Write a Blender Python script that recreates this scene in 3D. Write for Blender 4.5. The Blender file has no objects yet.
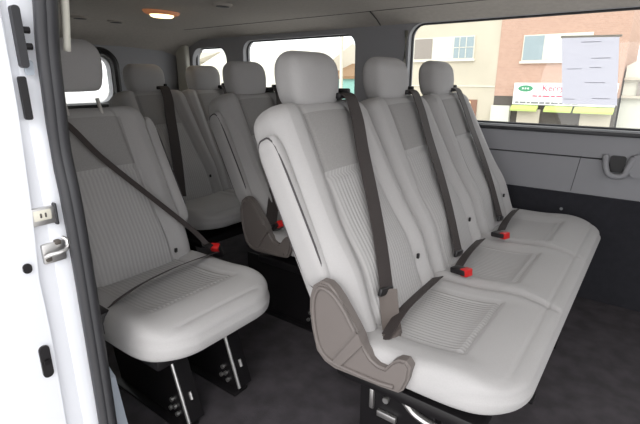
import bpy, bmesh, math, random
from mathutils import Vector, Matrix
random.seed(3)
sc = bpy.context.scene
COL = sc.collection
V = Vector

# ------------------------------------------------------------ materials
def srgb(c):
    return tuple(((x/255)/12.92 if x/255 <= .04045 else (((x/255)+.055)/1.055)**2.4) for x in c)+(1,)
def mat(name, rgb, rough=.6, metal=0., bump=0., bscale=400., mottle=0., mscale=8., coat=0., stripes=0., sfreq=90., spec=.5, sheen=0.):
    m = bpy.data.materials.new(name); m.use_nodes = True
    nt = m.node_tree; N = nt.nodes; L = nt.links; b = N['Principled BSDF']
    b.inputs['Base Color'].default_value = srgb(rgb)
    b.inputs['Roughness'].default_value = rough
    b.inputs['Metallic'].default_value = metal
    b.inputs['Specular IOR Level'].default_value = spec
    b.inputs['Coat Weight'].default_value = coat
    b.inputs['Sheen Weight'].default_value = sheen
    tc = N.new('ShaderNodeTexCoord')
    if mottle:
        n = N.new('ShaderNodeTexNoise'); n.inputs['Scale'].default_value = mscale; n.inputs['Detail'].default_value = 6
        L.new(tc.outputs['Object'], n.inputs['Vector'])
        mx = N.new('ShaderNodeMix'); mx.data_type = 'RGBA'; mx.blend_type = 'MIX'
        c = srgb(rgb)
        mx.inputs[6].default_value = tuple(x*(1-mottle) for x in c[:3])+(1,)
        mx.inputs[7].default_value = tuple(min(1, x*(1+mottle)) for x in c[:3])+(1,)
        r = N.new('ShaderNodeMapRange'); r.inputs[1].default_value = .35; r.inputs[2].default_value = .65
        L.new(n.outputs['Fac'], r.inputs[0]); L.new(r.outputs[0], mx.inputs[0]); L.new(mx.outputs[2], b.inputs['Base Color'])
    last = None
    if bump:
        n2 = N.new('ShaderNodeTexNoise'); n2.inputs['Scale'].default_value = bscale; n2.inputs['Detail'].default_value = 3
        L.new(tc.outputs['Object'], n2.inputs['Vector'])
        bp = N.new('ShaderNodeBump'); bp.inputs['Strength'].default_value = bump; bp.inputs['Distance'].default_value = .002
        L.new(n2.outputs['Fac'], bp.inputs['Height']); last = bp
    if stripes:
        # raised woven ribs: they run along V of the panel's own UVs (metres)
        w = N.new('ShaderNodeTexWave'); w.wave_type = 'BANDS'; w.bands_direction = 'X'; w.inputs['Scale'].default_value = sfreq/ (2*math.pi) *2
        w.inputs['Distortion'].default_value = .0
        L.new(tc.outputs['UV'], w.inputs['Vector'])
        bp2 = N.new('ShaderNodeBump'); bp2.inputs['Strength'].default_value = stripes; bp2.inputs['Distance'].default_value = .004
        L.new(w.outputs['Fac'], bp2.inputs['Height'])
        if last: L.new(last.outputs[0], bp2.inputs['Normal'])
        last = bp2
        # the colour is slightly darker between the ribs
        mx = N.new('ShaderNodeMix'); mx.data_type = 'RGBA'
        c = srgb(rgb); mx.inputs[6].default_value = tuple(x*.87 for x in c[:3])+(1,); mx.inputs[7].default_value = c
        L.new(w.outputs['Fac'], mx.inputs[0]); L.new(mx.outputs[2], b.inputs['Base Color'])
    if last: L.new(last.outputs[0], b.inputs['Normal'])
    return m
def emit(name, rgb, s):
    m = bpy.data.materials.new(name); m.use_nodes = True
    b = m.node_tree.nodes['Principled BSDF']
    b.inputs['Base Color'].default_value = srgb(rgb)
    b.inputs['Emission Color'].default_value = srgb(rgb); b.inputs['Emission Strength'].default_value = s
    return m
def glass(name, tint=(1, 1, 1), gl=.05):
    m = bpy.data.materials.new(name); m.use_nodes = True
    nt = m.node_tree; nt.nodes.clear(); N = nt.nodes; L = nt.links
    o = N.new('ShaderNodeOutputMaterial'); mx = N.new('ShaderNodeMixShader')
    t = N.new('ShaderNodeBsdfTransparent'); t.inputs[0].default_value = tint+(1,)
    g = N.new('ShaderNodeBsdfGlossy'); g.inputs['Roughness'].default_value = .03
    mx.inputs[0].default_value = gl
    L.new(t.outputs[0], mx.inputs[1]); L.new(g.outputs[0], mx.inputs[2]); L.new(mx.outputs[0], o.inputs[0])
    return m

M = dict(
    fab=mat('fabric_plain', (172, 170, 170), .9, bump=.35, bscale=700, mottle=.02, mscale=300, sheen=.1),
    ins=mat('fabric_upper', (155, 153, 152), .92, bump=.3, bscale=900, mottle=.05, mscale=300),
    rib=mat('fabric_ribbed', (180, 178, 178), .9, bump=.2, bscale=900, stripes=.28, sfreq=24*math.pi),
    pipe=mat('piping', (70, 66, 68), .7),
    plast=mat('trim_plastic', (108, 101, 98), .5, bump=.1, bscale=900),
    plastd=mat('dark_plastic', (30, 28, 30), .45),
    belt=mat('webbing', (58, 51, 50), .7, bump=.3, bscale=1200),
    belt2=mat('tan_webbing', (100, 92, 88), .75, bump=.3, bscale=1200),
    red=mat('red_button', (200, 30, 30), .4),
    steel=mat('black_steel', (24, 22, 24), .4, metal=.2),
    chrome=mat('bright_metal', (215, 213, 211), .42, metal=1.),
    floor=mat('floor_vinyl', (66, 62, 66), .75, bump=.5, bscale=300, mottle=.25, mscale=14),
    carpet=mat('wall_carpet', (38, 38, 44), .95, bump=.5, bscale=500, mottle=.1, mscale=40),
    wall=mat('wall_trim', (152, 152, 156), .6, bump=.12, bscale=600),
    liner=mat('headliner', (188, 182, 175), .95, bump=.3, bscale=700, mottle=.04, mscale=50),
    rubber=mat('rubber', (52, 52, 55), .45),
    white=mat('white_paint', (238, 240, 246), .3, coat=.5),
    cream=mat('cream_trim', (205, 203, 192), .6),
    bluegrey=mat('step_trim', (172, 180, 190), .5),
    glass=glass('clear_glass', (.97, .98, .97), .04),
    paper=mat('paper', (212, 212, 224), .8),
    print=mat('print', (190, 190, 204), .8),
    bwhite=mat('stucco_beige', (198, 190, 172), .9, mottle=.04, mscale=1.2),
    stone=mat('grey_render', (196, 188, 172), .9, mottle=.06, mscale=1),
    frame=mat('white_frame', (222, 218, 204), .6),
    pane=mat('house_pane', (150, 165, 170), .2),
    pane2=mat('house_pane_grey', (150, 142, 134), .4),
    blind=mat('blind', (212, 212, 200), .8),
    lime=mat('lime_awning', (186, 204, 118), .8),
    sign=mat('sign_face', (246, 246, 244), .5),
    signred=mat('sign_red', (214, 66, 100), .5),
    signgreen=mat('sign_green', (70, 150, 110), .5),
    signgrey=mat('sign_grey', (130, 130, 135), .5),
    asphalt=mat('asphalt', (186, 183, 180), .9, mottle=.1, mscale=1.5),
    leaf=mat('leaf', (150, 170, 60), .8, mottle=.3, mscale=3),
    bark=mat('bark', (110, 95, 80), .9),
    brown=mat('brown_roof', (150, 120, 90), .9),
    teal=mat('teal_paint', (150, 200, 190), .7),
    doorb=mat('brown_door', (140, 105, 88), .7),
    dark=mat('shop_dark', (84, 78, 72), .6),
    carw=mat('car_paint_white', (225, 225, 228), .3, coat=.5),
    carg=mat('car_paint_grey', (110, 114, 120), .3, coat=.5),
    carglass=mat('car_glass', (60, 66, 72), .1),
    lamp=emit('lamp_lens', (255, 226, 170), 2.6),
    amber=emit('lamp_rim', (196, 130, 90), .22),
)
def brick_mat():
    m = mat('brick', (196, 140, 108), .9); nt = m.node_tree; N = nt.nodes; L = nt.links
    t = N.new('ShaderNodeTexBrick'); tc = N.new('ShaderNodeTexCoord'); mp = N.new('ShaderNodeMapping')
    mp.inputs['Rotation'].default_value = (math.pi/2, 0, 0)
    L.new(tc.outputs['Object'], mp.inputs[0]); L.new(mp.outputs[0], t.inputs[0])
    t.inputs['Color1'].default_value = srgb((192, 158, 140)); t.inputs['Color2'].default_value = srgb((184, 150, 133))
    t.inputs['Mortar'].default_value = srgb((192, 168, 152)); t.inputs['Scale'].default_value = 4.5
    t.inputs['Mortar Size'].default_value = .015
    L.new(t.outputs[0], N['Principled BSDF'].inputs['Base Color'])
    return m
M['brick'] = brick_mat()
def translucent(m, f):       # daylight shines through the sheet
    nt = m.node_tree; N = nt.nodes; b = N['Principled BSDF']; o = [n for n in N if n.type == 'OUTPUT_MATERIAL'][0]
    t = N.new('ShaderNodeBsdfTranslucent'); t.inputs[0].default_value = b.inputs['Base Color'].default_value
    mx = N.new('ShaderNodeMixShader'); mx.inputs[0].default_value = f
    nt.links.new(b.outputs[0], mx.inputs[1]); nt.links.new(t.outputs[0], mx.inputs[2]); nt.links.new(mx.outputs[0], o.inputs[0])
translucent(M['paper'], .85)

# ------------------------------------------------------------ helpers
def link(name, me, parent=None, m=None, smooth=True, loc=None):
    o = bpy.data.objects.new(name, me); COL.objects.link(o)
    if parent: o.parent = parent
    if m is not None and len(me.materials) == 0: me.materials.append(m)
    if smooth:
        for p in me.polygons: p.use_smooth = True
    if loc is not None: o.location = loc
    return o
def bm_obj(name, bm, m, parent=None, smooth=False, auto=True):
    bmesh.ops.recalc_face_normals(bm, faces=bm.faces)
    me = bpy.data.meshes.new(name); bm.to_mesh(me); bm.free()
    o = link(name, me, parent, m, smooth=False)
    if smooth:
        for p in me.polygons: p.use_smooth = True
    elif auto:
        for p in me.polygons: p.use_smooth = True
        b2 = bmesh.new(); b2.from_mesh(me)
        for e in b2.edges:
            if len(e.link_faces) == 2 and e.calc_face_angle(0) > math.radians(38): e.smooth = False
        b2.to_mesh(me); b2.free()
    return o
def box(bm, lo, hi, bev=0., seg=2, rot=None, piv=None):
    lo, hi = V(lo), V(hi); c = (lo+hi)/2; s = hi-lo
    r = bmesh.ops.create_cube(bm, size=1.0)
    vs = r['verts']
    bmesh.ops.scale(bm, vec=s, verts=vs)
    if bev > 0:
        es = list({e for v in vs for e in v.link_edges})
        g = bmesh.ops.bevel(bm, geom=es, offset=min(bev, min(s)*.49), segments=seg, affect='EDGES', profile=.5)
        vs = [v for v in g['verts']] if False else list({v for f in g['faces'] for v in f.verts} | {v for v in vs if v.is_valid})
    if rot: bmesh.ops.rotate(bm, cent=(0, 0, 0), matrix=rot, verts=vs)
    bmesh.ops.translate(bm, vec=c, verts=vs)
    return vs
def frame_of(pts, i, up):
    t = (pts[min(i+1, len(pts)-1)]-pts[max(i-1, 0)]).normalized()
    s = t.cross(up)
    if s.length < 1e-4: s = t.cross(V((1, .3, 0)))
    s.normalize(); return t, s, s.cross(t).normalized()
def tube(bm, pts, r, n=8, up=V((0, 0, 1)), closed=False, sx=1., sy=1.):
    pts = [V(p) for p in pts]; rings = []
    for i, p in enumerate(pts):
        if closed:
            t = (pts[(i+1) % len(pts)]-pts[i-1]).normalized(); s = t.cross(up).normalized(); u = s.cross(t)
        else: t, s, u = frame_of(pts, i, up)
        rr = r[i] if isinstance(r, (list, tuple)) else r
        rings.append([bm.verts.new(p+s*math.cos(a)*rr*sx+u*math.sin(a)*rr*sy) for a in (2*math.pi*k/n for k in range(n))])
    m = len(rings)
    for i in range(m if closed else m-1):
        A, B = rings[i], rings[(i+1) % m]
        for k in range(n): bm.faces.new((A[k], A[(k+1) % n], B[(k+1) % n], B[k]))
    if not closed:
        bm.faces.new(rings[0][::-1]); bm.faces.new(rings[-1])
def cyl(bm, a, b, r, n=14): tube(bm, [a, b], r, n, up=V((.31, .52, .8)))
def smoothline(pts, sub=6):
    pts = [V(p) for p in pts]; out = []
    for i in range(len(pts)-1):
        p0, p1, p2, p3 = pts[max(i-1, 0)], pts[i], pts[i+1], pts[min(i+2, len(pts)-1)]
        for k in range(sub):
            t = k/sub
            out.append(.5*((2*p1)+(p2-p0)*t+(2*p0-5*p1+4*p2-p3)*t*t+(3*p1-p0-3*p2+p3)*t**3))
    out.append(pts[-1]); return out
def ribbon(bm, pts, w, wdir, th=.0025, sub=6):
    """flat webbing of width w along pts; wdir is the width direction (one or per point)"""
    P = smoothline(pts, sub); n = len(P); rows = []
    for i, p in enumerate(P):
        wd = V(wdir) if not isinstance(wdir, list) else V(wdir[min(i//sub, len(wdir)-1)]).lerp(V(wdir[min(i//sub+1, len(wdir)-1)]), (i % sub)/sub)
        t = (P[min(i+1, n-1)]-P[max(i-1, 0)]).normalized()
        wd = (wd-t*wd.dot(t)).normalized(); nn = t.cross(wd).normalized()
        rows.append([bm.verts.new(p+wd*a*w/2+nn*b*th/2) for a, b in ((-1, -1), (1, -1), (1, 1), (-1, 1))])
    for i in range(n-1):
        for k in range(4): bm.faces.new((rows[i][k], rows[i][(k+1) % 4], rows[i+1][(k+1) % 4], rows[i+1][k]))
    bm.faces.new(rows[0][::-1]); bm.faces.new(rows[-1])
def prism(bm, poly, axis, a, b, inset=0., depth=0.):
    """polygon (two coords) extruded along axis from a to b"""
    def mk(p, t):
        if axis == 'y': return V((p[0], t, p[1]))
        if axis == 'x': return V((t, p[0], p[1]))
        return V((p[0], p[1], t))
    A = [bm.verts.new(mk(p, a)) for p in poly]; B = [bm.verts.new(mk(p, b)) for p in poly]
    fa = bm.faces.new(A); fb = bm.faces.new(B[::-1]); n = len(poly)
    for i in range(n): bm.faces.new((A[i], B[i], B[(i+1) % n], A[(i+1) % n]))
    return fa, fb
def rrect(x0, x1, z0, z1, r, n=6):
    pts = []
    for cx, cz, a0 in ((x1-r, z1-r, 0), (x0+r, z1-r, 90), (x0+r, z0+r, 180), (x1-r, z0+r, 270)):
        for k in range(n+1):
            a = math.radians(a0+90*k/n); pts.append((cx+r*math.cos(a), cz+r*math.sin(a)))
    return pts
def tag(o, label, cat=None, group=None, kind=None):
    if label: o['label'] = label
    if cat: o['category'] = cat
    if group: o['group'] = group
    if kind: o['kind'] = kind
    return o
def struct(o): o['kind'] = 'structure'; return o
def empty(name, loc, label=None, cat=None, group=None):
    o = bpy.data.objects.new(name, None); COL.objects.link(o); o.location = loc; o.empty_display_size = .1
    return tag(o, label, cat, group)

def sq_ring(nf, ns, nb, n):
    """unit superellipse ring; front (y=+1) nf samples, sides ns, back nb"""
    P = []
    for k in range(nf): P.append((-1+2*k/nf, 1))
    for k in range(ns): P.append((1, 1-2*k/ns))
    for k in range(nb): P.append((1-2*k/nb, -1))
    for k in range(ns): P.append((-1, -1+2*k/ns))
    return [(x/(abs(x)**n+abs(y)**n)**(1/n), y/(abs(x)**n+abs(y)**n)**(1/n)) for x, y in P]
def loft_mesh(name, rings, mats, mi=None, uvs=None):
    bm = bmesh.new(); uvl = bm.loops.layers.uv.new('UVMap'); R = [[bm.verts.new(p) for p in r] for r in rings]; n = len(R[0])
    for i in range(len(R)-1):
        for k in range(n):
            f = bm.faces.new((R[i][k], R[i][(k+1) % n], R[i+1][(k+1) % n], R[i+1][k]))
            if mi: f.material_index = mi(i, k)
            if uvs:
                for l, (a, b) in zip(f.loops, ((i, k), (i, (k+1) % n), (i+1, (k+1) % n), (i+1, k))): l[uvl].uv = uvs[a][b]
    bm.faces.new(R[0][::-1]); bm.faces.new(R[-1])
    bmesh.ops.recalc_face_normals(bm, faces=bm.faces)
    me = bpy.data.meshes.new(name); bm.to_mesh(me); bm.free()
    for m in mats: me.materials.append(m)
    return me
def cap(t, r, e=2.2):      # t distance from the end (m); r rounding length
    if t >= r: return 1.
    q = 1-max(0., t)/r
    return max(.02, (1-q**e))**(1/e)
def G(x, s): return math.exp(-(x/s)**2)
def sstep(a, b, x):
    t = max(0, min(1, (x-a)/(b-a))); return t*t*(3-2*t)

# ------------------------------------------------------------ seat meshes
# local frame of a seat: origin on the floor under the headrest line; X forward, Y across, Z up
BX, BZ = -.50, .40        # foot of the backrest front face, relative to the row's own zero
TX, TZ = -.795, 1.0
SP = V((TX-BX, 0, TZ-BZ)); SL = SP.length; SP.normalize()
SN = V((SP.z, 0, -SP.x))   # front normal
def back_mesh(w=.232, seed=0):
    nf, ns, nb = 64, 10, 10
    ring = sq_ring(nf, ns, nb, 4.5); NV = 78; rings = []; uvs = []
    for i in range(NV+1):
        v = SL*(.5-.5*math.cos(math.pi*i/NV))
        top = cap(SL-v, .07, 2.3); bot = cap(v, .04)
        a = w*(1-.06*sstep(.35*SL, SL, v))*(.70+.30*top)*(.93+.07*bot)
        th = (.075-.010*sstep(.2*SL, SL, v))*top**.8*(.6+.4*bot)
        r = []; uv = []
        for x, y in ring:
            u = x*a; t = y*th
            if y > .2:
                au = abs(x)*w
                k = top*bot*min(1, (y-.2)*3)
                iw = .128+.012*math.cos(v*5)
                t += k*(.022*sstep(iw, iw+.05, au)*(1-sstep(w*.86, w, au))-.010*G(au-iw, .006))
                t += -k*.008*G(v-.66*SL, .006)*(1 if au < iw else 0)
                t += k*.010*(1-(au/iw)**2 if au < iw else 0)*sstep(0, .3, v)
                t += k*.014*G(v-.18, .09)
                t += -k*.005*G(au-w*.9, .005)
            c = V((BX, 0, BZ))+SP*v-SN*.065
            r.append(c+V((0, u, 0))+SN*t); uv.append((u, v))
        rings.append(r); uvs.append(uv)
    def mi(i, k):
        if k < 2 or k > nf-3: return 0
        u, v = uvs[i][k]; u2 = uvs[i+1][min(k+1, nf)][0]; um = (u+u2)/2
        if abs(um) < .128+.012*math.cos(v*5):
            if v > SL-.05: return 0
            return 1 if v > .66*SL else 2
        return 0
    return loft_mesh('backrest', rings, [M['fab'], M['ins'], M['rib']], mi, uvs)
def head_mesh(w=.108, h=.150, t0=.048):
    ring = sq_ring(20, 8, 20, 4.6); NV = 34; rings = []
    for i in range(NV+1):
        v = h*(.5-.5*math.cos(math.pi*i/NV)); top = cap(h-v, .05, 2.4); bot = cap(v, .025, 2.2)
        a = w*(.90+.10*math.sin(math.pi*min(1, v/h*.95)))*(.60+.40*top)*(.88+.12*bot)
        th = t0*(.85+.2*math.sin(math.pi*v/h))*top**.9*(.75+.25*bot)
        lean = V((-.10, 0, 1)).normalized()
        rings.append([lean*v+V((y*th+.012*(1-x*x)*(y > 0)*top, x*a, 0)) for x, y in ring])
    return loft_mesh('headrest', rings, [M['fab']])
def cushion_mesh(name, y0, y1, pads, xb=-.62, xf=-.125, rc=.14, ztop=.425, zb=.33, ripple=True):
    """slices along Y; section in XZ"""
    nf, ns, nb = 56, 14, 12
    ring = sq_ring(nf, ns, nb, 5.)     # x along X, y up
    NY = max(40, int((y1-y0)*110)); rings = []; uvs = []
    for i in range(NY+1):
        s = i/NY; s = s*.85+.15*(.5-.5*math.cos(math.pi*s))
        y = y0+(y1-y0)*s; d = min(y-y0, y1-y)
        q = cap(d, rc, 2.1); q2 = cap(d, .035, 2.2)
        f = xf-(1-q)*rc*1.05
        b = xb+(1-q2)*.03
        f = max(f, b+.1)
        cx = (f+b)/2; a = (f-b)/2
        pc = min(pads, key=lambda p: abs(p-y)); dy = abs(y-pc)
        gap = min([abs(y-(pads[j]+pads[j+1])/2) for j in range(len(pads)-1)] or [9])
        r = []; uv = []
        for x, z in ring:
            X = cx+x*a
            hh = (ztop-zb)/2*(.45+.55*q2)
            zm = (ztop+zb)/2
            Z = zm+z*hh
            if z < 0: Z += .05*(1-sstep(xb, xf, X))*(-z)*0 - .02*sstep(xf-.2, xf, X)*z*0
            if z > .2:
                k = q2*min(1, (z-.2)*3)
                Z += k*(.016*G(X-(xf-.11), .09))                      # thigh roll
                Z -= k*.014*G(gap, .010)*(1-sstep(xf-.06, xf, X)*.6)
                Z -= k*.010*(1 if dy < .15 and X < xf-.15 else 0)*(1-G(dy-.15, .02)*0)*sstep(0, .02, .15-dy)*sstep(0, .03, xf-.15-X)*.6
                Z -= k*.007*(G(dy-.15, .005)*(1 if X < xf-.15 else 0)+G(X-(xf-.15), .006)*(1 if dy < .152 else 0))
                Z += k*.010*sstep(.15, .2, dy)*(1-G(gap, .02))*(1-sstep(xf-.2, xf-.05, X))
                Z -= k*.004*G(X-(xf-.04), .004)
            # front face bulges a little, sags between the pads
            if z < .2 and x > .5: X += .006*(1-abs(z))
            r.append(V((X, y, Z))); uv.append((y-pc, X))
        rings.append(r); uvs.append(uv)
    def mi(i, k):
        if k > nf-2: return 0
        u, X = uvs[i][k]
        return 1 if abs(u) < .148 and xb+.05 < X < xf-.155 else 0
    return loft_mesh(name, rings, [M['fab'], M['rib']], mi, uvs)
def arm_mesh(L=.41, w=.041, t=.024):
    ring = sq_ring(12, 5, 12, 3.2); NV = 26; rings = []
    for i in range(NV+1):
        v = L*(.5-.5*math.cos(math.pi*i/NV)); q = cap(v, .06)*cap(L-v, .07)
        rings.append([SP*v+SN*(x*w*(.55+.45*q)*(1-.1*v/L))+V((0, y*t*(.3+.7*q), 0)) for x, y in ring])
    me = loft_mesh('armrest', rings, [M['fab']]); return me
ME_BACK = back_mesh(); ME_HEAD = head_mesh(); ME_ARM = arm_mesh()

def shield(parent, side_y, sgn=-1, dx=0):
    """grey plastic recliner cover at the outer end of a seat; profile in XZ"""
    prof = [(-.633, .519), (-.622, .555), (-.598, .574), (-.575, .574), (-.556, .562), (-.535, .54), (-.52, .52), (-.497, .49), (-.478, .462), (-.468, .435), (-.45, .414),
            (-.43, .405), (-.412, .405), (-.404, .415), (-.396, .428), (-.38, .442), (-.36, .446), (-.349, .432), (-.352, .40), (-.364, .366), (-.376, .354),
            (-.42, .349), (-.496, .345), (-.555, .342), (-.585, .350), (-.612, .374), (-.627, .43), (-.634, .483)]
    prof = [(x+dx, z) for x, z in prof]
    bm = bmesh.new()
    fa, fb = prism(bm, prof, 'y', side_y, side_y-sgn*.028)
    bm.normal_update()
    bmesh.ops.bevel(bm, geom=[e for e in fa.edges], offset=.006, segments=3, affect='EDGES')
    s = bm_obj('side_shield', bm, M['plast'], parent)
    bm = bmesh.new()      # raised rim and strengthening rib
    yy = side_y+sgn*.002
    rim = smoothline([(x+dx, yy, z) for x, z in ((-.495, .475), (-.53, .525), (-.565, .555), (-.60, .555), (-.617, .51), (-.612, .44), (-.597, .39), (-.565, .366), (-.50, .362), (-.43, .364), (-.385, .37))], 4)
    tube(bm, rim, .005, 8, up=V((0, 1, 0)))
    bm_obj('rim', bm, M['plast'], s)
    bm = bmesh.new()
    prism(bm, [(x+dx, z) for x, z in ((-.555, .368), (-.528, .368), (-.468, .45), (-.483, .475))], 'y', yy+sgn*.005, side_y-sgn*.01)
    bm_obj('rib', bm, M['plast'], s)
    return s
def armrest(parent, y, sgn, dx=0):
    c0 = V((BX, 0, BZ))+SP*.175-SN*.052
    a = link('armrest', ME_ARM, parent, loc=(c0.x+dx, y, c0.z))
    bm = bmesh.new(); L = .41; pts = []
    for k in range(40):      # dark piping around the outer face
        an = 2*math.pi*k/40; cx, cy = math.cos(an), math.sin(an); q = (abs(cx)**4+abs(cy)**4)**(-.25)
        pts.append(SP*(L/2+cy*q*(L/2-.004))+SN*(cx*q*.0385*(1-.1*(.5+.5*cy*q)))+V((0, sgn*.014, 0)))
    tube(bm, pts, .0028, 6, up=V((0, 1, 0)), closed=True)
    bm_obj('piping', bm, M['pipe'], a, smooth=True)
    return a
def buckle(parent, p, d, red=True, s=1.):
    """stalk + body + red press button; d points along the stalk"""
    d = V(d).normalized(); q = d.to_track_quat('Z', 'Y').to_matrix()
    bm = bmesh.new(); box(bm, (-.019*s, -.010*s, -.03*s), (.019*s, .010*s, .03*s), .005)
    bmesh.ops.transform(bm, matrix=q.to_4x4(), verts=bm.verts); bmesh.ops.translate(bm, vec=p, verts=bm.verts)
    b = bm_obj('buckle', bm, M['plastd'], parent)
    bm = bmesh.new(); box(bm, (-.016*s, -.0125*s, .010*s), (.016*s, .0125*s, .034*s), .003)
    bmesh.ops.transform(bm, matrix=q.to_4x4(), verts=bm.verts); bmesh.ops.translate(bm, vec=p, verts=bm.verts)
    o = bm_obj('release_button', bm, M['red'], parent); o['label'] = 'red release button'
    return b
def tongue(parent, c, d, wdir, w=.062):
    d = V(d).normalized(); wd = V(wdir).normalized(); wd = (wd-d*wd.dot(d)).normalized(); n = d.cross(wd)
    R = Matrix((wd, n, d)).transposed()
    bm = bmesh.new(); box(bm, (-w/2, -.006, -.011), (w/2, .006, .011), .004)
    bmesh.ops.transform(bm, matrix=R.to_4x4(), verts=bm.verts); bmesh.ops.translate(bm, vec=c, verts=bm.verts)
    return bm_obj('latch_plate', bm, M['plastd'], parent)
def backpt(v, y, off=.004):
    """point on the front of a backrest at height v along it"""
    return V((BX, y, BZ))+SP*v+SN*(.008+off)

def seat_unit(root, yc, dx, belt=True, bside=.19, fab=None):
    """one place: backrest with its headrest as sub-part"""
    b = link('backrest', ME_BACK, root, loc=(dx, yc, 0))
    h = link('headrest', ME_HEAD, b, loc=(-.842, 0, .974))
    for s in (-1, 1):
        bm = bmesh.new(); cyl(bm, (-.80, s*.055, .93), (-.828, s*.055, .985), .006)
        bm_obj('headrest_post', bm, M['chrome'], b)
    # recliner lever slot low on the bolster
    bm = bmesh.new(); p = backpt(.12, .15, .014)
    box(bm, (p.x-.004, p.y-.005, p.z-.008), (p.x+.004, p.y+.005, p.z+.008), .002)
    bm_obj('hook_slot', bm, M['plastd'], b)
    return b
def guide(parent, p):
    bm = bmesh.new(); box(bm, (p[0]-.035, p[1]-.036, p[2]-.012), (p[0]+.02, p[1]+.036, p[2]+.006), .006)
    box(bm, (p[0]-.03, p[1]+.018, p[2]), (p[0]+.012, p[1]+.034, p[2]+.018), .005)
    return bm_obj('belt_guide', bm, M['plastd'], parent)

def leg_plate(parent, x, y, zt, flip=False, name='leg'):
    """black sheet steel leg with bright front edge, slots and bolts"""
    bm = bmesh.new()
    prism(bm, [(x, .0), (x+.03, .0), (x+.03, .02), (x-.06, zt-.02), (x-.06, zt), (x-.42, zt), (x-.42, zt-.06), (x-.36, .02), (x-.36, 0)], 'y', y-.004, y+.004)
    box(bm, (x-.37, y-.03, 0), (x+.035, y+.03, .012), .003)
    L = bm_obj(name, bm, M['steel'], parent)
    bm = bmesh.new(); a = V((x+.032, y-.004, .02)); b = V((x-.058, y-.004, zt-.02))
    tube(bm, [a, b], .006, 8); bm_obj('front_edge', bm, M['chrome'], L)
    bm = bmesh.new(); d = (b-a).normalized()
    prism(bm, [(a.x, a.z), (a.x+.004, a.z), (b.x+.004, b.z), (b.x, b.z)], 'y', y-.002, y+.05)
    bm_obj('front_flange', bm, M['steel'], L)
    for k in (.28, .78):
        c = a.lerp(b, k)+V((.006, .028, 0)); bm = bmesh.new()
        tube(bm, [c-d*.013, c+d*.013], .0055, 8); bm_obj('slot', bm, M['chrome'], L)
    for (u, w) in ((-.032, .045), (-.055, .030), (-.045, .066), (-.022, .022)):
        bm = bmesh.new(); c = V((x+u, y-.012, w+.01)); cyl(bm, c, c+V((0, .01, 0)), .0075, 10); bm_obj('bolt', bm, M['chrome'], L)
    return L

# ------------------------------------------------------------ front three seat bench (row zero)
def bench(origin_y, yc_list, y0, y1, dx, name, label, cat, group, near_shield=True, arm=True, legs=(), full=True):
    root = empty(name, (dx-.4, origin_y, 0), label, cat, group)
    ox = .4; oy = -origin_y          # children coordinates are relative to the root
    sub = bpy.data.objects  # noqa
    me = cushion_mesh('seat_cushion', y0, y1, yc_list, ztop=.425 if len(yc_list) > 1 else .435, zb=.35 if len(yc_list) > 1 else .345)
    c = link('seat_cushion', me, root, loc=(ox, oy, 0))
    for yc in yc_list:
        seat_unit(root, yc+oy, ox)
    return root, ox, oy

C_BENCH = 'bench seat'
b1, ox, oy = bench(1.54, [1.07, 1.54, 2.01], .815, 2.295, 0, 'bench_seat',
                   'large light grey three-place bench in front, grey plastic cover on its near end', C_BENCH, None)
def shifted(o, ox, oy):
    o.location = V(o.location)+V((ox, oy, 0)); return o
s = shifted(shield(b1, .795), ox, oy)
a = armrest(b1, .842+oy, -1, ox)
a['label'] = 'folded-up armrest with dark piping'
# under-seat frame
bm = bmesh.new(); box(bm, (-.60, .87, .262), (-.20, 2.22, .30), .01)
shifted(bm_obj('seat_pan', bm, M['steel'], b1), ox, oy)
bm = bmesh.new(); tube(bm, smoothline([(-.43, .92, .25), (-.41, .925, .225), (-.385, .93, .20), (-.34, .935, .185), (-.27, .94, .18)], 5), .010, 8)
shifted(bm_obj('frame_tube', bm, M['chrome'], b1), ox, oy)
for y in (.945, 1.45, 1.85):
    bm = bmesh.new()
    prism(bm, [(-.60, 0), (-.22, 0), (-.22, .03), (-.30, .05), (-.36, .27), (-.56, .27), (-.56, .06)], 'y', y-.004, y+.004)
    box(bm, (-.62, y-.028, 0), (-.18, y+.028, .012), .003)
    box(bm, (-.34, y-.004, .03), (-.335, y+.05, .25), .001); box(bm, (-.30, y-.02, .03), (-.20, y+.02, .06), .003)
    L = shifted(bm_obj('leg', bm, M['steel'], b1), ox, oy)
    for (u, w) in ((-.475, .195), (-.39, .09), (-.245, .045), (-.36, .05)):
        bm = bmesh.new(); cyl(bm, (u, y-.014, w), (u, y-.003, w), .009, 10); bm_obj('bolt', bm, M['chrome'], L)
    bm = bmesh.new(); box(bm, (-.50, y-.016, .135), (-.44, y-.004, .155), .003); box(bm, (-.525, y-.016, .15), (-.512, y-.004, .215), .003); bm_obj('bracket', bm, M['chrome'], L)
# belts
def shoulder_belt(root, ox, oy, top_y, bot_y, v_bot=.10, m='belt', label=None, w=.060, lap_to=None, anchor=None):
    bm = bmesh.new()
    g = backpt(SL-.035, top_y, .012); g0 = V((g.x-.10, top_y, g.z-.02)); g1 = V((g.x-.02, top_y, g.z+.028))
    pts = [g0, g1]+[backpt(v, top_y+(bot_y-top_y)*(1-(v-v_bot)/(SL-.06-v_bot)), .018+.012*G(v-.25, .2)) for v in (SL-.07, SL*.72, SL*.5, SL*.3, v_bot)]
    ribbon(bm, pts, w, (0, 1, 0))
    o = shifted(bm_obj('seat_belt', bm, M[m], root, smooth=False), ox, oy)
    if label: o['label'] = label
    gd = guide(o, (g.x-.035, top_y, g.z+.024))
    return o, pts[-1]
o, e = shoulder_belt(b1, ox, oy, 1.17, .985, .10)
tongue(o, e+V((0, -.005, -.005)), (.1, .25, 1), (0, 1, 0), .072)
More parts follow.
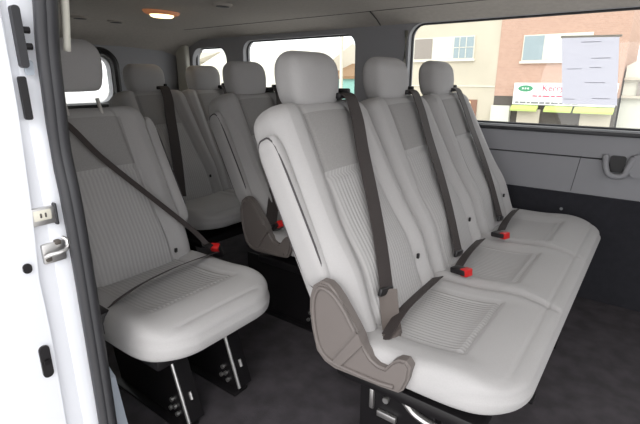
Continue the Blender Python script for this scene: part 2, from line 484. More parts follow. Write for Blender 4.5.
bm = bmesh.new(); ribbon(bm, [e+V((.004, 0, 0)), (e.x+.03, .955, .445), (-.435, .89, .405)], .05, (.75, .65, 0)); bm_obj('lower_strap', bm, M['belt2'], o)['label'] = 'lighter brown lower strap'
bm = bmesh.new(); ribbon(bm, [(-.45, .86, .435), (-.465, .98, .452), (-.47, 1.12, .455), (-.475, 1.25, .45)], .036, (1, 0, .45)); bm_obj('lap_strap', bm, M['belt'], o)
bm = bmesh.new(); box(bm, (-.475, .865, .35), (-.425, .905, .425), .008); box(bm, (-.465, .87, .40), (-.435, .93, .437), .006); bm_obj('anchor', bm, M['belt2'], o)
for ty, by in ((1.62, 1.475), (2.075, 1.985)):
    o, e = shoulder_belt(b1, ox, oy, ty, by, .045)
    tongue(o, e, (.1, .2, 1), (0, 1, 0), .07)
    bm = bmesh.new(); ribbon(bm, [(-.455, by-.12, .44), (-.463, by-.02, .455), (-.470, by+.10, .458), (-.478, by+.20, .45)], .034, (1, 0, .45)); bm_obj('lap_strap', bm, M['belt'], o)
    buckle(o, V((-.43, by-(.15 if by < 1.6 else .23), .458)), (.9, -.35, .12))

# ------------------------------------------------------------ single seat behind, next to the door
D3 = -.735
b2, ox, oy = bench(.73, [.73], .50, .965, D3, 'single_seat',
                   'light grey single seat with ribbed fabric, nearest the door pillar, black belt lying across it', 'seat', None)
for o in b2.children:
    if o.name.startswith('backrest'):
        q = math.radians(6); P_ = V((BX, 0, BZ)); Rm = Matrix.Rotation(q, 3, 'Y')
        o.rotation_euler = (0, q, 0); o.location = V(o.location)+P_-Rm@P_+V((-.05, 0, -.06))
        for c_ in o.children:
            if c_.name.startswith('headrest') and 'post' not in c_.name: c_.location += V((.0, -.025, .066)); c_.scale = (1.06, 1.06, 1.06)
            elif 'post' in c_.name: c_.location += V((.02, 0, .03))
# armrest lies folded up on the aisle side
a = armrest(b2, .955+oy, 1, ox)
bm = bmesh.new(); box(bm, (-.60, .54, .31), (-.20, .93, .35), .01); shifted(bm_obj('seat_pan', bm, M['steel'], b2), ox, oy)
for y in (.67, .88):
    L = shifted(leg_plate(b2, -.305, y, .32), ox, oy)
bm = bmesh.new()
P0 = backpt(SL-.06, .555, .02)
ribbon(bm, [(-.80, .52, 1.02), (-.735, .637, .925), (-.672, .708, .81), (-.600, .828, .66), (-.53, .93, .53), (-.50, .965, .47)], .018, [V((0, 1, .2)), V((0, 1, .5)), V((.3, .5, .9)), V((.5, .3, .8)), V((.5, .3, .8)), V((.3, .6, .7))])
o = shifted(bm_obj('seat_belt', bm, M['belt'], b2), ox, oy)
bm = bmesh.new(); ribbon(bm, [(-.40, .525, .44), (-.43, .65, .455), (-.45, .8, .458), (-.45, .955, .455)], .04, (1, 0, .5)); bm_obj('lap_strap', bm, M['belt'], o)
bm = bmesh.new(); box(bm, (-.45, .495, .38), (-.37, .53, .445), .008); bm_obj('anchor', bm, M['plastd'], o)
tongue(o, V((-.50, .965, .47)), (.1, .8, .3), (1, 0, 0), .05)
buckle(o, V((-.48, .99, .445)), (.25, -.5, .8))

# ------------------------------------------------------------ two-place seat across the aisle
b3, ox, oy = bench(1.76, [1.525, 1.995], 1.27, 2.27, D3, 'double_seat',
                   'shaded grey two-place seat across the aisle from the single seat, behind the front bench', 'seat', None)
shifted(shield(b3, 1.25), ox, oy); armrest(b3, 1.293+oy, -1, ox)
bm = bmesh.new(); box(bm, (-.60, 1.31, .262), (-.20, 2.22, .30), .01); shifted(bm_obj('seat_pan', bm, M['steel'], b3), ox, oy)
for y in (1.36, 2.12): shifted(leg_plate(b3, -.29, y, .27), ox, oy)
for ty, by in ((1.66, 1.29), (2.13, 2.0)):
    o, e = shoulder_belt(b3, ox, oy, ty, by, .045)
    tongue(o, e, (.1, .2, 1), (0, 1, 0), .07)
    buckle(o, V((-.43, by-.02, .475)), (.7, -.2, .6))

# ------------------------------------------------------------ rearmost bench
D4 = -1.46
b4, ox, oy = bench(1.65, [1.465, 1.87], 1.235, 2.10, D4, 'rear_bench_seat',
                   'rearmost grey bench seat, its two headrests showing in front of the rear side panel', C_BENCH, None)
bm = bmesh.new(); box(bm, (-.60, 1.26, .262), (-.20, 2.05, .30), .01); shifted(bm_obj('seat_pan', bm, M['steel'], b4), ox, oy)
for y in (1.32, 1.95):
    bm = bmesh.new(); prism(bm, [(-.60, 0), (-.22, 0), (-.36, .27), (-.56, .27)], 'y', y-.004, y+.004); shifted(bm_obj('leg', bm, M['steel'], b4), ox, oy)
for ty, by in ((1.53, 1.38),):
    o, e = shoulder_belt(b4, ox, oy, ty, by, .045)
o, e = shoulder_belt(b4, ox, oy, 1.97, 1.9, .045)

# ------------------------------------------------------------ the van's interior
YF, YN = 2.40, .40
XR, XFR = -3.25, 1.3
bm = bmesh.new(); box(bm, (XR, YN+.0, -.06), (XFR, YF+.05, 0)); struct(bm_obj('floor', bm, M['floor'], auto=False))
# far side wall with rounded window openings
WINS = [(-1.19, .55, .825, 1.335), (-2.50, -1.54, .87, 1.305), (-3.08, -2.68, .90, 1.275)]
def holed(axis, t0, t1, outer, holes):
    bm = bmesh.new()
    def mk(p, t): return V((p[0], t, p[1])) if axis == 'y' else V((t, p[0], p[1]))
    edges = []; loops = [outer]+holes
    for lp in loops:
        vs = [bm.verts.new(mk(p, t0)) for p in lp]
        for i in range(len(vs)): edges.append(bm.edges.new((vs[i], vs[(i+1) % len(vs)])))
    bmesh.ops.triangle_fill(bm, use_beauty=True, use_dissolve=False, edges=edges)
    ff = list(bm.faces)
    g = bmesh.ops.extrude_face_region(bm, geom=ff)
    vs = [e for e in g['geom'] if isinstance(e, bmesh.types.BMVert)]
    d = V((0, t1-t0, 0)) if axis == 'y' else V((t1-t0, 0, 0))
    bmesh.ops.translate(bm, vec=d, verts=vs)
    return bm
holes = [rrect(a, b, c, d, .075 if b-a > .5 else .1) for a, b, c, d in WINS]
bm = holed('y', YF, YF+.07, [(XR, .52), (XFR, .52), (XFR, 1.40), (XR, 1.40)], holes)
wf = struct(bm_obj('wall_far', bm, M['wall']))
bm = bmesh.new(); box(bm, (XR, YF-.012, 0), (XFR, YF+.07, .52), .004); struct(bm_obj('baseboard_far', bm, M['carpet']))
for k in range(2):
    bm = bmesh.new(); z = (.694, .806)[k]
    if k == 0:      # groove line across the panel
        tube(bm, [(-1.1, YF-.001, z), (-.16, YF-.001, z)], .0035, 6); bm_obj('groove', bm, M['rubber'], wf)
    else:
        box(bm, (-1.15, YF-.022, z-.006), (.55, YF+.0, z+.014), .006); bm_obj('sill', bm, M['rubber'], wf)
bm = bmesh.new(); tube(bm, [(-.75, YF-.001, .70), (-.75, YF-.001, .53)], .002, 6); tube(bm, [(-.27, YF-.001, .70), (-.29, YF-.001, .53)], .0012, 6); bm_obj('panel_seam', bm, M['rubber'], wf)
for n, (a_, b_, c_, d_) in enumerate(WINS):
    bm = bmesh.new(); prism(bm, rrect(a_-.01, b_+.01, c_-.01, d_+.01, .08), 'y', YF+.05, YF+.056)
    w = struct(bm_obj('window_%d' % (n+1), bm, M['glass'], auto=False))
    bm = bmesh.new(); tube(bm, [(p[0], YF+.042, p[1]) for p in rrect(a_+.002, b_-.002, c_+.002, d_-.002, .07, 8)], .008, 8, up=V((0, 1, 0)), closed=True)
    bm_obj('window_seal', bm, M['rubber'], w)
# unseen wall added to cut light from the open front, windscreen opening above
bm = bmesh.new(); box(bm, (XFR, YN, -.06), (XFR+.06, YF+.07, .95), .01); struct(bm_obj('front_light_block', bm, M['wall']))
# light pillar trim beside windows
bm = bmesh.new(); tube(bm, [(-1.205, YF+.0, .84), (-1.21, YF+.0, 1.1), (-1.205, YF+.0, 1.30)], .012, 8); struct(bm_obj('trim_1', bm, M['cream'], smooth=True))
bm = bmesh.new(); box(bm, (-3.235, YF-.05, .52), (-3.10, YF-.001, 1.30), .02, 3); struct(bm_obj('trim_2', bm, M['cream']))
# ceiling: one continuous headliner curving down to the sides and the rear
bm = bmesh.new(); prof = [(YN+.0, 1.325), (YN+.10, 1.365), (.62, 1.380), (.9, 1.398), (1.4, 1.408), (1.9, 1.402), (2.17, 1.390), (2.24, 1.385), (2.33, 1.365), (2.402, 1.335)]
xs = [XR+.0, XR+.10, XR+.25, XR+.30, -2.6, -2.0, -1.4, -.8, -.2, .5, XFR]; dz = [-.13, -.06, -.012, 0, 0, 0, 0, 0, 0, 0, 0]
R_ = [[bm.verts.new((x, y, z+d)) for y, z in prof] for x, d in zip(xs, dz)]
T_ = [[bm.verts.new((x, y, z+.05)) for y, z in prof] for x in xs]
for i in range(len(xs)-1):
    for k in range(len(prof)-1):
        bm.faces.new((R_[i][k], R_[i][k+1], R_[i+1][k+1], R_[i+1][k])); bm.faces.new((T_[i][k], T_[i+1][k], T_[i+1][k+1], T_[i][k+1]))
for i in range(len(xs)-1):
    for k in (0, -1): bm.faces.new((R_[i][k], R_[i+1][k], T_[i+1][k], T_[i][k]))
for i in (0, -1):
    for k in range(len(prof)-1): bm.faces.new((R_[i][k], R_[i][k+1], T_[i][k+1], T_[i][k]))
ceil = struct(bm_obj('ceiling', bm, M['liner'], smooth=False))
bm = bmesh.new(); tube(bm, [(x, 2.205, 1.3875) for x in (-2.9, -2.0, -1.0, .5)], .0022, 6); tube(bm, [(-1.33, 2.21, 1.387), (-1.36, 2.33, 1.365), (-1.37, 2.395, 1.338)], .003, 6)
tube(bm, [(XR+.27, y, z-.003) for y, z in prof[1:-2]], .0025, 6)
bm_obj('liner_seam', bm, M['plastd'], ceil)
# rear wall with door window
bm = holed('x', XR, XR-.06, [(YN, 0), (YF+.07, 0), (YF+.07, 1.42), (YN, 1.42)], [rrect(.62, 1.22, .88, 1.22, .08), rrect(1.34, 1.80, .88, 1.20, .09)])
wr = struct(bm_obj('wall_rear', bm, M['wall']))
for n, (a_, b_) in enumerate(((.62, 1.22), (1.34, 1.80))):
    d_ = (1.22, 1.20)[n]
    bm = bmesh.new(); prism(bm, rrect(a_-.01, b_+.01, .87, d_+.01, .08), 'x', XR-.045, XR-.04)
    w = struct(bm_obj('window_%d' % (n+4), bm, M['glass'], auto=False))
    bm = bmesh.new(); tube(bm, [(XR+.012, p[0], p[1]) for p in rrect(a_-.03, b_+.03, .85, d_+.03, .1, 8)], .028, 8, up=V((1, 0, 0)), closed=True)
    bm_obj('window_seal', bm, M['plastd'] if n else M['rubber'], w)
# near side wall (body side) behind the door opening
bm = bmesh.new(); box(bm, (XR, .355, -.45), (-.96, .425, 1.42), .004)
bm2 = bmesh.new()
wn = struct(bm_obj('wall_near', bm, M['white']))
bm = bmesh.new(); box(bm, (XR+.01, .426, 0), (-1.02, .442, 1.34), .006); struct(bm_obj('trim_3', bm, M['cream']))
bm = bmesh.new(); box(bm, (-1.0, .30, -.3), (-.962, .41, 1.5), .006, 2); bm_obj('jamb', bm, M['white'], wn)
bm = bmesh.new(); box(bm, (-.98, .36, 1.36), (XFR, .425, 1.50), .02, 3); bm_obj('roof_rail', bm, M['white'], wn)
bm = bmesh.new(); box(bm, (-.98, .35, -.45), (XFR, .399, -.005), .01, 2); bm_obj('sill_panel', bm, M['white'], wn)
# rubber weatherstrip along the jamb
SEAL = [(-.895, .402, 1.30), (-.918, .402, 1.18), (-.938, .402, 1.10), (-.948, .402, 1.01), (-.957, .402, .912), (-.946, .402, .81), (-.942, .402, .68), (-.943, .402, .51), (-.946, .402, .31), (-.955, .402, -.02)]
bm = bmesh.new(); tube(bm, smoothline(SEAL, 5), .029, 14, up=V((0, 1, 0)), sx=1.0, sy=.62); tube(bm, smoothline([(x+.014, y-.012, z) for x, y, z in SEAL], 5), .012, 8, up=V((0, 1, 0)))
struct(bm_obj('trim_4', bm, M['rubber'], smooth=True))
bm = bmesh.new(); tube(bm, smoothline([(x+.002, y+.034, z) for x, y, z in SEAL[:3]], 5), .007, 8, up=V((0, 1, 0))); struct(bm_obj('trim_5', bm, M['cream'], smooth=True))
# lower step trim beyond the seal
bm = bmesh.new(); prism(bm, [(-1.12, .36), (-1.03, .30), (-1.00, .16), (-.985, .0), (-1.12, 0)], 'y', .448, .475); struct(bm_obj('trim_6', bm, M['bluegrey']))
# striker plate + latch on the jamb (they face the front of the van)
def facing(name, cy, cz, w, h, d, m, parent, x=-.958, bev=.003, tilt=0):
    bm = bmesh.new(); box(bm, (-d/2, -w/2, -h/2), (d/2, w/2, h/2), bev, rot=Matrix.Rotation(tilt, 3, 'X')); bmesh.ops.translate(bm, vec=(x, cy, cz), verts=bm.verts)
    return bm_obj(name, bm, m, parent)
p = facing('contact_plate', .348, .785, .044, .036, .012, M['chrome'], wn); p['label'] = 'small metal contact plate with two dark marks'
facing('plate_rim', .372, .785, .006, .046, .018, M['rubber'], p)
facing('plate_face', .347, .788, .034, .022, .016, M['frame'], p)
for yy in (.343, .352): facing('dark_mark', yy, .788, .005, .011, .018, M['dark'], p)
p = facing('latch_striker', .357, .705, .046, .044, .010, M['chrome'], wn, bev=.012)
bm = bmesh.new(); tube(bm, smoothline([(-.948, .336, .702), (-.938, .345, .708), (-.932, .362, .710), (-.936, .376, .715), (-.944, .380, .728), (-.95, .374, .734)], 5), .0042, 8); bm_obj('striker_bar', bm, M['chrome'], p)
for yy, zz in ((.344, .694), (.366, .725)): facing('bolt', yy, zz, .012, .010, .018, M['dark'], p)
# open sliding door: thick slab parked outside the body, its leading edge towards us
bm = bmesh.new()
ec = [(.350, 1.55), (.338, 1.0), (.329, .81), (.325, .749), (.318, .66), (.319, .61), (.320, .538), (.318, .43), (.315, .30), (.305, -.25), (.19, -.25), (.19, .3), (.215, .5), (.235, .9), (.235, 1.55)]
fa, fb = prism(bm, ec, 'x', -.950, -2.15)
bmesh.ops.bevel(bm, geom=list(fa.edges), offset=.010, segments=3, affect='EDGES')
dr = struct(bm_obj('door_1', bm, M['white']))
def onedge(name, y, z, w, h, m, d=.012, r=None):
    bm = bmesh.new(); pts = rrect(y-w/2, y+w/2, z-h/2, z+h/2, r or min(w, h)*.45, 5)
    prism(bm, pts, 'x', -.950+.0, -.950+d); return bm_obj(name, bm, m, dr)
onedge('hinge_plate', .359, 1.120, .014, .105, M['rubber'], .014, .006)
for zz in (1.133, 1.105):
    bm = bmesh.new(); cyl(bm, (-.944, .356, zz), (-.944, .378, zz), .006); bm_obj('hinge_pin', bm, M['plastd'], dr)
onedge('rubber_stop', .352, 1.014, .013, .078, M['plastd'], .008, .004)
onedge('wedge', .368, 1.068, .014, .026, M['bluegrey'], .006, .004)
onedge('lock_pin_hole', .301, .69, .016, .020, M['plastd'], .004, .0075)
k_ = onedge('edge_latch', .3005, .478, .020, .075, M['plastd'], .005, .0095)
bm = bmesh.new(); cyl(bm, (-.948, .3005, .478), (-.940, .3005, .478), .006); bm_obj('latch_pin', bm, M['steel'], k_)

# ceiling fittings
t = empty('dome_lamp', (-2.33, 1.63, 1.398), 'lit oval dome lamp with amber rim on the headliner', 'lamp')
bm = bmesh.new()
def disc(bm, cx, cy, cz, ax, ay, h, n=28, squash=1.):
    rings = []
    for f, dz_ in ((1., 0), (1., -.4*h), (.93, -.8*h), (.8, -h)):
        rings.append([bm.verts.new((cx+ax*f*math.cos(q), cy+ay*f*math.sin(q), cz+dz_)) for q in (2*math.pi*k/n for k in range(n))])
    for A, B in zip(rings, rings[1:]):
        for k in range(n): bm.faces.new((A[k], A[(k+1) % n], B[(k+1) % n], B[k]))
    bm.faces.new(rings[-1]); bm.faces.new(rings[0][::-1])
disc(bm, 0, 0, .014, .060, .115, .026); bm_obj('lamp_rim', bm, M['amber'], t)
bm = bmesh.new(); disc(bm, 0, 0, -.004, .046, .072, .020); bm_obj('lamp_lens', bm, M['lamp'], t)
for x, y, z in ((-2.93, 1.47, 1.408), (-2.93, 1.70, 1.406), (-1.86, 1.66, 1.406)):
    t = empty('ceiling_vent', (x, y, z), {1.47: 'small oval vent on the headliner, farther left of the two left of the lamp', 1.70: 'small oval vent on the headliner, closer of the two left of the lamp', 1.66: 'dark oval vent on the headliner right of the dome lamp'}[y], 'vent', 'headliner vents')
    bm = bmesh.new(); disc(bm, 0, 0, .004, .045, .055, .016); bm_obj('bezel', bm, M['liner'], t)
    bm = bmesh.new(); disc(bm, 0, 0, -.009, .028, .040, .006); bm_obj('grille', bm, M['plastd'], t)
# moulded handle on the far panel
t = empty('pull_handle', (-.12, YF, .67), 'grey U-shaped moulded pull handle with dark slot on the far side panel', 'handle')
bm = bmesh.new(); tube(bm, smoothline([(-.052, -.012, .045), (-.045, -.026, .0), (-.03, -.030, -.035), (.0, -.030, -.045), (.03, -.030, -.035), (.04, -.024, .0), (.055, -.012, .045)], 5), .013, 10, up=V((0, 1, 0)))
bm_obj('grip', bm, M['wall'], t, smooth=True)
bm = bmesh.new(); prism(bm, rrect(-.034, .028, -.03, .045, .012), 'y', -.004, -.001); bm_obj('slot', bm, M['plastd'], t)
bm = bmesh.new(); prism(bm, [(.05, .05), (.075, .06), (.17, .06), (.17, -.045), (.065, -.045), (.04, -.02)], 'y', -.022, -.001); bm_obj('escutcheon', bm, M['wall'], t)
bm = bmesh.new(); cyl(bm, (-.315, YF-.018, .437), (-.315, YF-.010, .437), .007); tag(bm_obj('trim_button', bm, M['wall']), 'small grey round fastener on the dark lower side panel', 'fastener')

# paper notice taped inside the window
t = empty('paper_notice', (-.30, YF+.035, 1.08), 'pale lavender sheet of paper taped inside the large side window', 'paper')
def P2(bm, x0, x1, z0, z1, y, th=.0008): box(bm, (x0, y-th/2, z0), (x1, y+th/2, z1))
bm = bmesh.new(); bm.faces.new([bm.verts.new((x_, 0, z_)) for x_, z_ in ((-.132, .150), (.094, .143), (.132, -.149), (-.090, -.148))]); bm_obj('sheet', bm, M['paper'], t, auto=False)
bm = bmesh.new(); prism(bm, [(-.136, .156), (.104, .150), (.103, .141), (-.135, .147)], 'y', -.002, -.0008); bm_obj('tape', bm, M['frame'], t, auto=False)
for k, (x0, x1, z) in enumerate(((-.05, .03, .125), (.0, .075, .055), (.0, .045, .015), (-.09, -.03, .01), (-.01, .07, -.05), (-.085, -.04, -.125), (.03, .1, -.12))):
    bm = bmesh.new(); P2(bm, x0, x1, z-.0015, z+.0015, -.0014); bm_obj('printed_line', bm, M['print'], t, auto=False)

# ------------------------------------------------------------ outside
YB = 18.0; k_ = YB/14.
def zz(z14): return 1.05+(z14-1.05)*k_
def xx(x14): return x14*k_
bm = bmesh.new(); box(bm, (-60, -14, -.82), (30, 60, -.72)); tag(struct(bm_obj('floor_outside', bm, M['asphalt'], auto=False)), None)
bpy.data.objects['floor_outside'].name = 'ground'
GZ = -.72
def bwin(parent, x0, x1, z0, z1, y, cols, panes, rows=2, name='window', t=.07):
    bm = bmesh.new(); box(bm, (x0, y-.06, z0), (x1, y-.005, z1)); box(bm, (x0-.05, y-.1, z0-.08), (x1+.05, y-.005, z0)); f = bm_obj(name, bm, M['frame'], parent)
    w = (x1-x0)/cols
    for c in range(cols):
        bm = bmesh.new(); box(bm, (x0+c*w+t/2, y-.075, z0+t/2), (x0+(c+1)*w-t/2, y-.058, z1-t/2)); bm_obj('pane', bm, M[panes[c]], f)
    return f
# beige block
A = empty('beige_building', (xx(-5.5), YB+3, GZ), 'beige rendered building with a white-framed double window, left of the brick one', 'building')
ax, ay = xx(-5.5), YB+3
def rel(o, root=A): o.location = -V(root.location); return o
bm = bmesh.new(); box(bm, (xx(-7.6), YB, GZ), (xx(-4.07), YB+6, 7.6)); rel(bm_obj('wall', bm, M['bwhite'], A))
w = rel(bwin(A, xx(-6.72), xx(-4.78), zz(1.6), zz(2.25), YB, 3, ['pane2', 'blind', 'pane']))
bm = bmesh.new()
for q in (1, 2): box(bm, (xx(-5.43)+q*.26-.012, YB-.09, zz(1.62)), (xx(-5.43)+q*.26+.012, YB-.07, zz(2.23)))
box(bm, (xx(-5.43), YB-.09, zz(1.93)-.012), (xx(-4.8), YB-.07, zz(1.93)+.012)); bm_obj('glazing_bar', bm, M['frame'], w)
bm = bmesh.new(); box(bm, (xx(-5.2), YB-.05, GZ), (xx(-4.55), YB-.002, zz(.42))); rel(bm_obj('garage_door', bm, M['doorb'], A))
bm = bmesh.new(); box(bm, (xx(-5.45), YB-.1, zz(.62)), (xx(-5.2), YB-.002, zz(.78))); rel(bm_obj('wall_unit', bm, M['stone'], A))
bm = bmesh.new(); box(bm, (xx(-7.6), YB-.04, zz(.80)), (xx(-4.07), YB-.001, zz(.83))); rel(bm_obj('ledge', bm, M['frame'], A))
bm = bmesh.new(); bmesh.ops.create_uvsphere(bm, u_segments=12, v_segments=8, radius=.07); bmesh.ops.translate(bm, vec=(xx(-4.78), YB-.12, zz(.33)), verts=bm.verts)
rel(bm_obj('wall_lamp', bm, emit('porch_lamp', (255, 230, 190), 1.2), A, smooth=True))
# brick block
B = empty('brick_building', (xx(-2.5), YB+3, GZ), 'orange brick building with a white-framed window above the shop sign', 'building')
bm = bmesh.new(); box(bm, (xx(-4.07), YB-.02, zz(.55)), (xx(-.97), YB+6, 7.2)); rel(bm_obj('wall', bm, M['brick'], B), B)
bm = bmesh.new(); box(bm, (xx(-4.07), YB-.0, GZ), (xx(-.97), YB+5.9, zz(.55))); rel(bm_obj('shop_front', bm, M['dark'], B), B)
rel(bwin(B, xx(-3.42), xx(-1.75), zz(1.5), zz(2.18), YB-.02, 3, ['pane', 'blind', 'blind']), B)
bm = bmesh.new(); box(bm, (xx(-4.07), YB-.25, GZ), (xx(-3.55), YB-.03, zz(.28))); rel(bm_obj('white_panel', bm, M['blind'], B), B)
for a_, b_ in ((-3.35, -2.75), (-1.75, -1.05)):
    bm = bmesh.new(); box(bm, (xx(a_), YB-.12, GZ), (xx(b_), YB-.01, zz(.2))); rel(bm_obj('shutter', bm, M['stone'], B), B)
# awnings below the sign
for a_, b_, lb in ((-3.50, -2.80, 'lime green awning under the left end of the shop sign'), (-2.62, -1.95, 'lime green awning under the middle of the shop sign'), (-1.90, -1.0, 'lime green awning under the right end of the shop sign')):
    bm = bmesh.new(); prism(bm, [(YB-.45, zz(.16)), (YB-.45, zz(.21)), (YB-.22, zz(.315)), (YB-.22, zz(.24))], 'x', xx(a_), xx(b_)); tag(bm_obj('awning', bm, M['lime']), lb, 'awning', None)
# sign
S = empty('shop_sign', (xx(-2.25), YB-.16, zz(.63)), 'long white shop sign with green oval emblem and red lettering on the brick building', 'sign')
sx0, sx1, sz0, sz1 = xx(-3.50)-xx(-2.25), xx(-1.0)-xx(-2.25), zz(.32)-zz(.63), zz(.92)-zz(.63)
bm = bmesh.new(); box(bm, (sx0, -.04, sz0+.01), (sx1, .11, sz1), .01); bm_obj('board', bm, M['sign'], S)
bm = bmesh.new(); cx_, cz_ = sx0+.40, .18; n = 28
prism(bm, [(cx_+.25*math.cos(2*math.pi*q/n), cz_+.11*math.sin(2*math.pi*q/n)) for q in range(n)], 'y', -.05, -.04); e_ = bm_obj('emblem', bm, M['signgreen'], S); e_['label'] = 'green oval emblem'
bm = bmesh.new()
for q in (-.09, .0, .09): box(bm, (cx_+q-.025, -.055, cz_-.03), (cx_+q+.025, -.05, cz_+.03), .004)
bm_obj('emblem_mark', bm, M['sign'], e_)
def text(body, x, z, size, m, parent, y=-.052):
    cu = bpy.data.curves.new('t', 'FONT'); cu.body = body; cu.size = size; cu.extrude = .004
    o = bpy.data.objects.new('t', cu); COL.objects.link(o); dg = bpy.context.evaluated_depsgraph_get(); dg.update()
    me = bpy.data.meshes.new_from_object(o.evaluated_get(dg)); COL.objects.unlink(o); bpy.data.objects.remove(o)
    me.materials.clear(); t_ = link('lettering', me, parent, M[m], smooth=False, loc=(x, y, z)); t_.rotation_euler = (math.pi/2, 0, 0); return t_
text('Kerry', sx0+.95, .10, .30, 'signred', S)['label'] = 'red lettering'
bm = bmesh.new(); q = sx0+.66
for w_ in (.16, .10, .22, .14, .20, .12, .18, .22, .1): box(bm, (q, -.05, -.10), (q+w_, -.04, -.055)); q += w_+.04
bm_obj('small_lettering', bm, M['signred'], S)['label'] = 'row of small red lettering'
bm = bmesh.new(); q = sx0+.10
for w_ in (.12, .2, .1, .24, .16, .14, .22, .12, .2, .18): box(bm, (q, -.05, -.34), (q+w_, -.04, -.28)); q += w_+.04
bm_obj('bottom_lettering', bm, M['signgrey'], S)['label'] = 'row of small grey lettering'
# pale house right of the brick block
H = empty('pale_house', (xx(.2), YB+4, GZ), 'pale clapboard house at the right edge beyond the brick building', 'building')
bm = bmesh.new(); box(bm, (xx(-.93), YB+.5, GZ), (xx(1.6), YB+7, zz(1.35)));
prism(bm, [(xx(-.93), zz(1.35)), (xx(.4), zz(2.2)), (xx(1.6), zz(1.35))], 'y', YB+.5, YB+7); rel(bm_obj('wall', bm, M['blind'], H), H)
for z_ in (.55, 1.0):
    bm = bmesh.new(); box(bm, (xx(-.93), YB+.3, zz(z_)), (xx(1.6), YB+.49, zz(z_+.06))); rel(bm_obj('ledge', bm, M['stone'], H), H)
bm = bmesh.new(); box(bm, (xx(-.62), YB+.42, zz(.62)), (xx(-.45), YB+.49, zz(.95))); rel(bm_obj('window', bm, M['pane2'], H), H)
# low long white houses seen through the second window
H = empty('white_house', (-20, 25, GZ), 'bright white house with brown roof end seen through the second side window', 'building')
bm = bmesh.new(); box(bm, (-27.5, 22, GZ), (-15.9, 27, 1.9)); prism(bm, [(22, 1.9), (24.5, 3.1), (27, 1.9)], 'x', -27.5, -15.9); rel(bm_obj('wall', bm, M['frame'], H), H)
bm = bmesh.new(); box(bm, (-19.6, 21.9, .9), (-19.0, 21.99, 1.6)); rel(bm_obj('window', bm, M['pane'], H), H)
H = empty('brown_roof_house', (-14.4, 24, GZ), 'low house with brown roof and teal wall behind the white pole', 'building')
bm = bmesh.new(); box(bm, (-15.8, 22, GZ), (-12.6, 27, 1.0)); rel(bm_obj('wall', bm, M['teal'], H), H)
bm = bmesh.new(); prism(bm, [(21.8, 1.0), (21.8, 1.15), (24.5, 1.9), (27, 1.15), (27, 1.0)], 'x', -15.9, -12.5); rel(bm_obj('roof', bm, M['brown'], H), H)
bm = bmesh.new(); tube(bm, [(-14.2, 20.8, GZ), (-14.2, 20.8, 5.5)], .09, 10); tube(bm, [(-14.9, 20.8, 5.1), (-13.5, 20.8, 5.1)], .05, 8)
tag(bm_obj('utility_pole', bm, M['frame']), 'slim white utility pole seen through the second side window', 'pole')
bm = bmesh.new(); tube(bm, smoothline([(-14.98, 20.8, 5.1), (-20, 20.9, 4.2), (-27, 21, 3.6), (-34, 21, 3.9)], 6), .02, 6); tag(bm_obj('overhead_wire', bm, M['stone']), 'thin overhead wire running left from the white pole', 'wire')
# garden house and tree through the rear side window
H = empty('far_house', (-31, 26, GZ), 'white house below a yellow-green tree seen through the rearmost side window', 'building')
bm = bmesh.new(); box(bm, (-33.5, 22, GZ), (-28.2, 27, 2.2)); rel(bm_obj('wall', bm, M['frame'], H), H)
bm = bmesh.new(); prism(bm, [(21.8, 2.2), (24.5, 3.0), (27, 2.2)], 'x', -33.7, -28.0); rel(bm_obj('roof', bm, M['stone'], H), H)
for x_ in (-31.5, -29.4):
    bm = bmesh.new(); box(bm, (x_, 21.9, .7), (x_+.8, 21.99, 1.6)); rel(bm_obj('window', bm, M['pane'], H), H)
def tree(x, y, h, r, label):
    T = empty('leafy_tree', (x, y, GZ), label, 'tree')
    bm = bmesh.new(); tube(bm, [(0, 0, 0), (.1, 0, h*.4), (.05, .1, h*.8)], [.25, .18, .08], 8); bm_obj('trunk', bm, M['bark'], T)
    bm = bmesh.new()
    for q in range(1500):
        a_, b_ = random.uniform(0, 6.28), math.acos(random.uniform(-1, 1)); rr = r*random.uniform(.6, 1)
        c = V((rr*math.sin(b_)*math.cos(a_), rr*math.sin(b_)*math.sin(a_), h+rr*.6*math.cos(b_)))
        d1 = V([random.gauss(0, 1) for _ in range(3)]).normalized(); d2 = d1.cross(V([random.gauss(0, 1) for _ in range(3)])).normalized(); s_ = .28
        bm.faces.new([bm.verts.new(c+d1*s_*i+d2*s_*j) for i, j in ((-1, 0), (0, -.5), (1, 0), (0, .5))])
    me = bpy.data.meshes.new('foliage'); bm.to_mesh(me); bm.free(); link('foliage', me, T, M['leaf'], smooth=False)
tree(-36, 29, 6.6, 3.4, 'yellow-green leafy tree rising above the house in the rearmost side window')

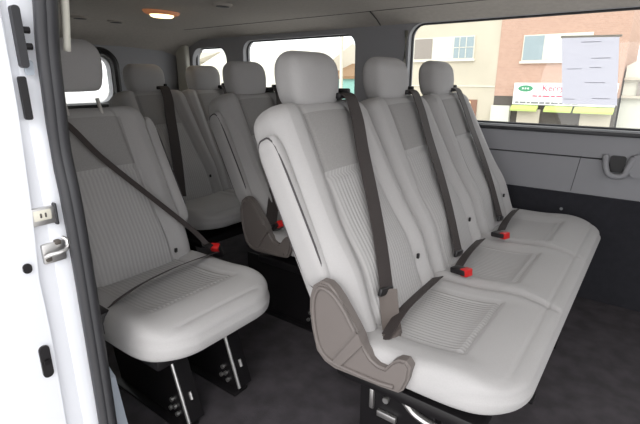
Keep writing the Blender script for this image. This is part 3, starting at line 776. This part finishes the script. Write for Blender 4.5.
# cars in the street, low behind the sill
def car(x, y, m, label, ln=4.4):
    T = empty('parked_car', (x, y, GZ), label, 'car')
    bm = bmesh.new(); prism(bm, [(-ln/2, .35), (-ln/2, .8), (-ln*.36, .92), (-ln*.27, 1.38), (ln*.12, 1.42), (ln*.27, .95), (ln/2-.1, .85), (ln/2, .4)], 'y', -.85, .85)
    bmesh.ops.bevel(bm, geom=list(bm.edges), offset=.07, segments=2, affect='EDGES'); bm_obj('body', bm, M[m], T)
    bm = bmesh.new(); prism(bm, [(-ln*.33, .95), (-ln*.25, 1.32), (ln*.11, 1.35), (ln*.22, .97)], 'y', -.87, .87); bm_obj('side_glass', bm, M['carglass'], T)
    for sx in (-.31, .31):
        for sy in (-1, 1):
            bm = bmesh.new(); cyl(bm, (ln*sx, sy*.72, .33), (ln*sx, sy*.88, .33), .33, 20); bm_obj('wheel', bm, M['rubber'], T)
car(-22, 15.5, 'carw', 'white parked car low in the second side window')

# ------------------------------------------------------------ light, sky, camera
w = bpy.data.worlds.new('sky'); sc.world = w; w.use_nodes = True
nt = w.node_tree; bg = nt.nodes['Background']; bg.inputs[0].default_value = (.975, .985, 1., 1); bg.inputs[1].default_value = 1.75
sd = bpy.data.lights.new('sun', 'SUN'); sd.energy = .9; sd.angle = math.radians(35); sd.color = (1, .97, .93)
so = bpy.data.objects.new('sun', sd); COL.objects.link(so); so.location = (2, -4, 5)
so.rotation_euler = V((-.35, .8, -.62)).to_track_quat('-Z', 'Y').to_euler()

cd = bpy.data.cameras.new('camera'); cam = bpy.data.objects.new('camera', cd); COL.objects.link(cam)
F = 446.; cd.sensor_width = 36; cd.sensor_fit = 'HORIZONTAL'; cd.lens = F/640*36; cd.clip_start = .02; cd.clip_end = 300
p_ = math.atan(134/F); h_ = math.atan(350/math.hypot(F, 134))
fw = V((-math.sin(h_)*math.cos(p_), math.cos(h_)*math.cos(p_), -math.sin(p_))); r_ = V((math.cos(h_), math.sin(h_), 0)); u_ = r_.cross(fw)
cam.matrix_world = Matrix(((r_.x, u_.x, -fw.x, 0), (r_.y, u_.y, -fw.y, 0), (r_.z, u_.z, -fw.z, 1.05), (0, 0, 0, 1)))
sc.camera = cam
sc.view_settings.view_transform = 'Standard'; sc.view_settings.look = 'None'; sc.view_settings.gamma = 1; sc.view_settings.use_curve_mapping = False
sc.view_settings.exposure = .42
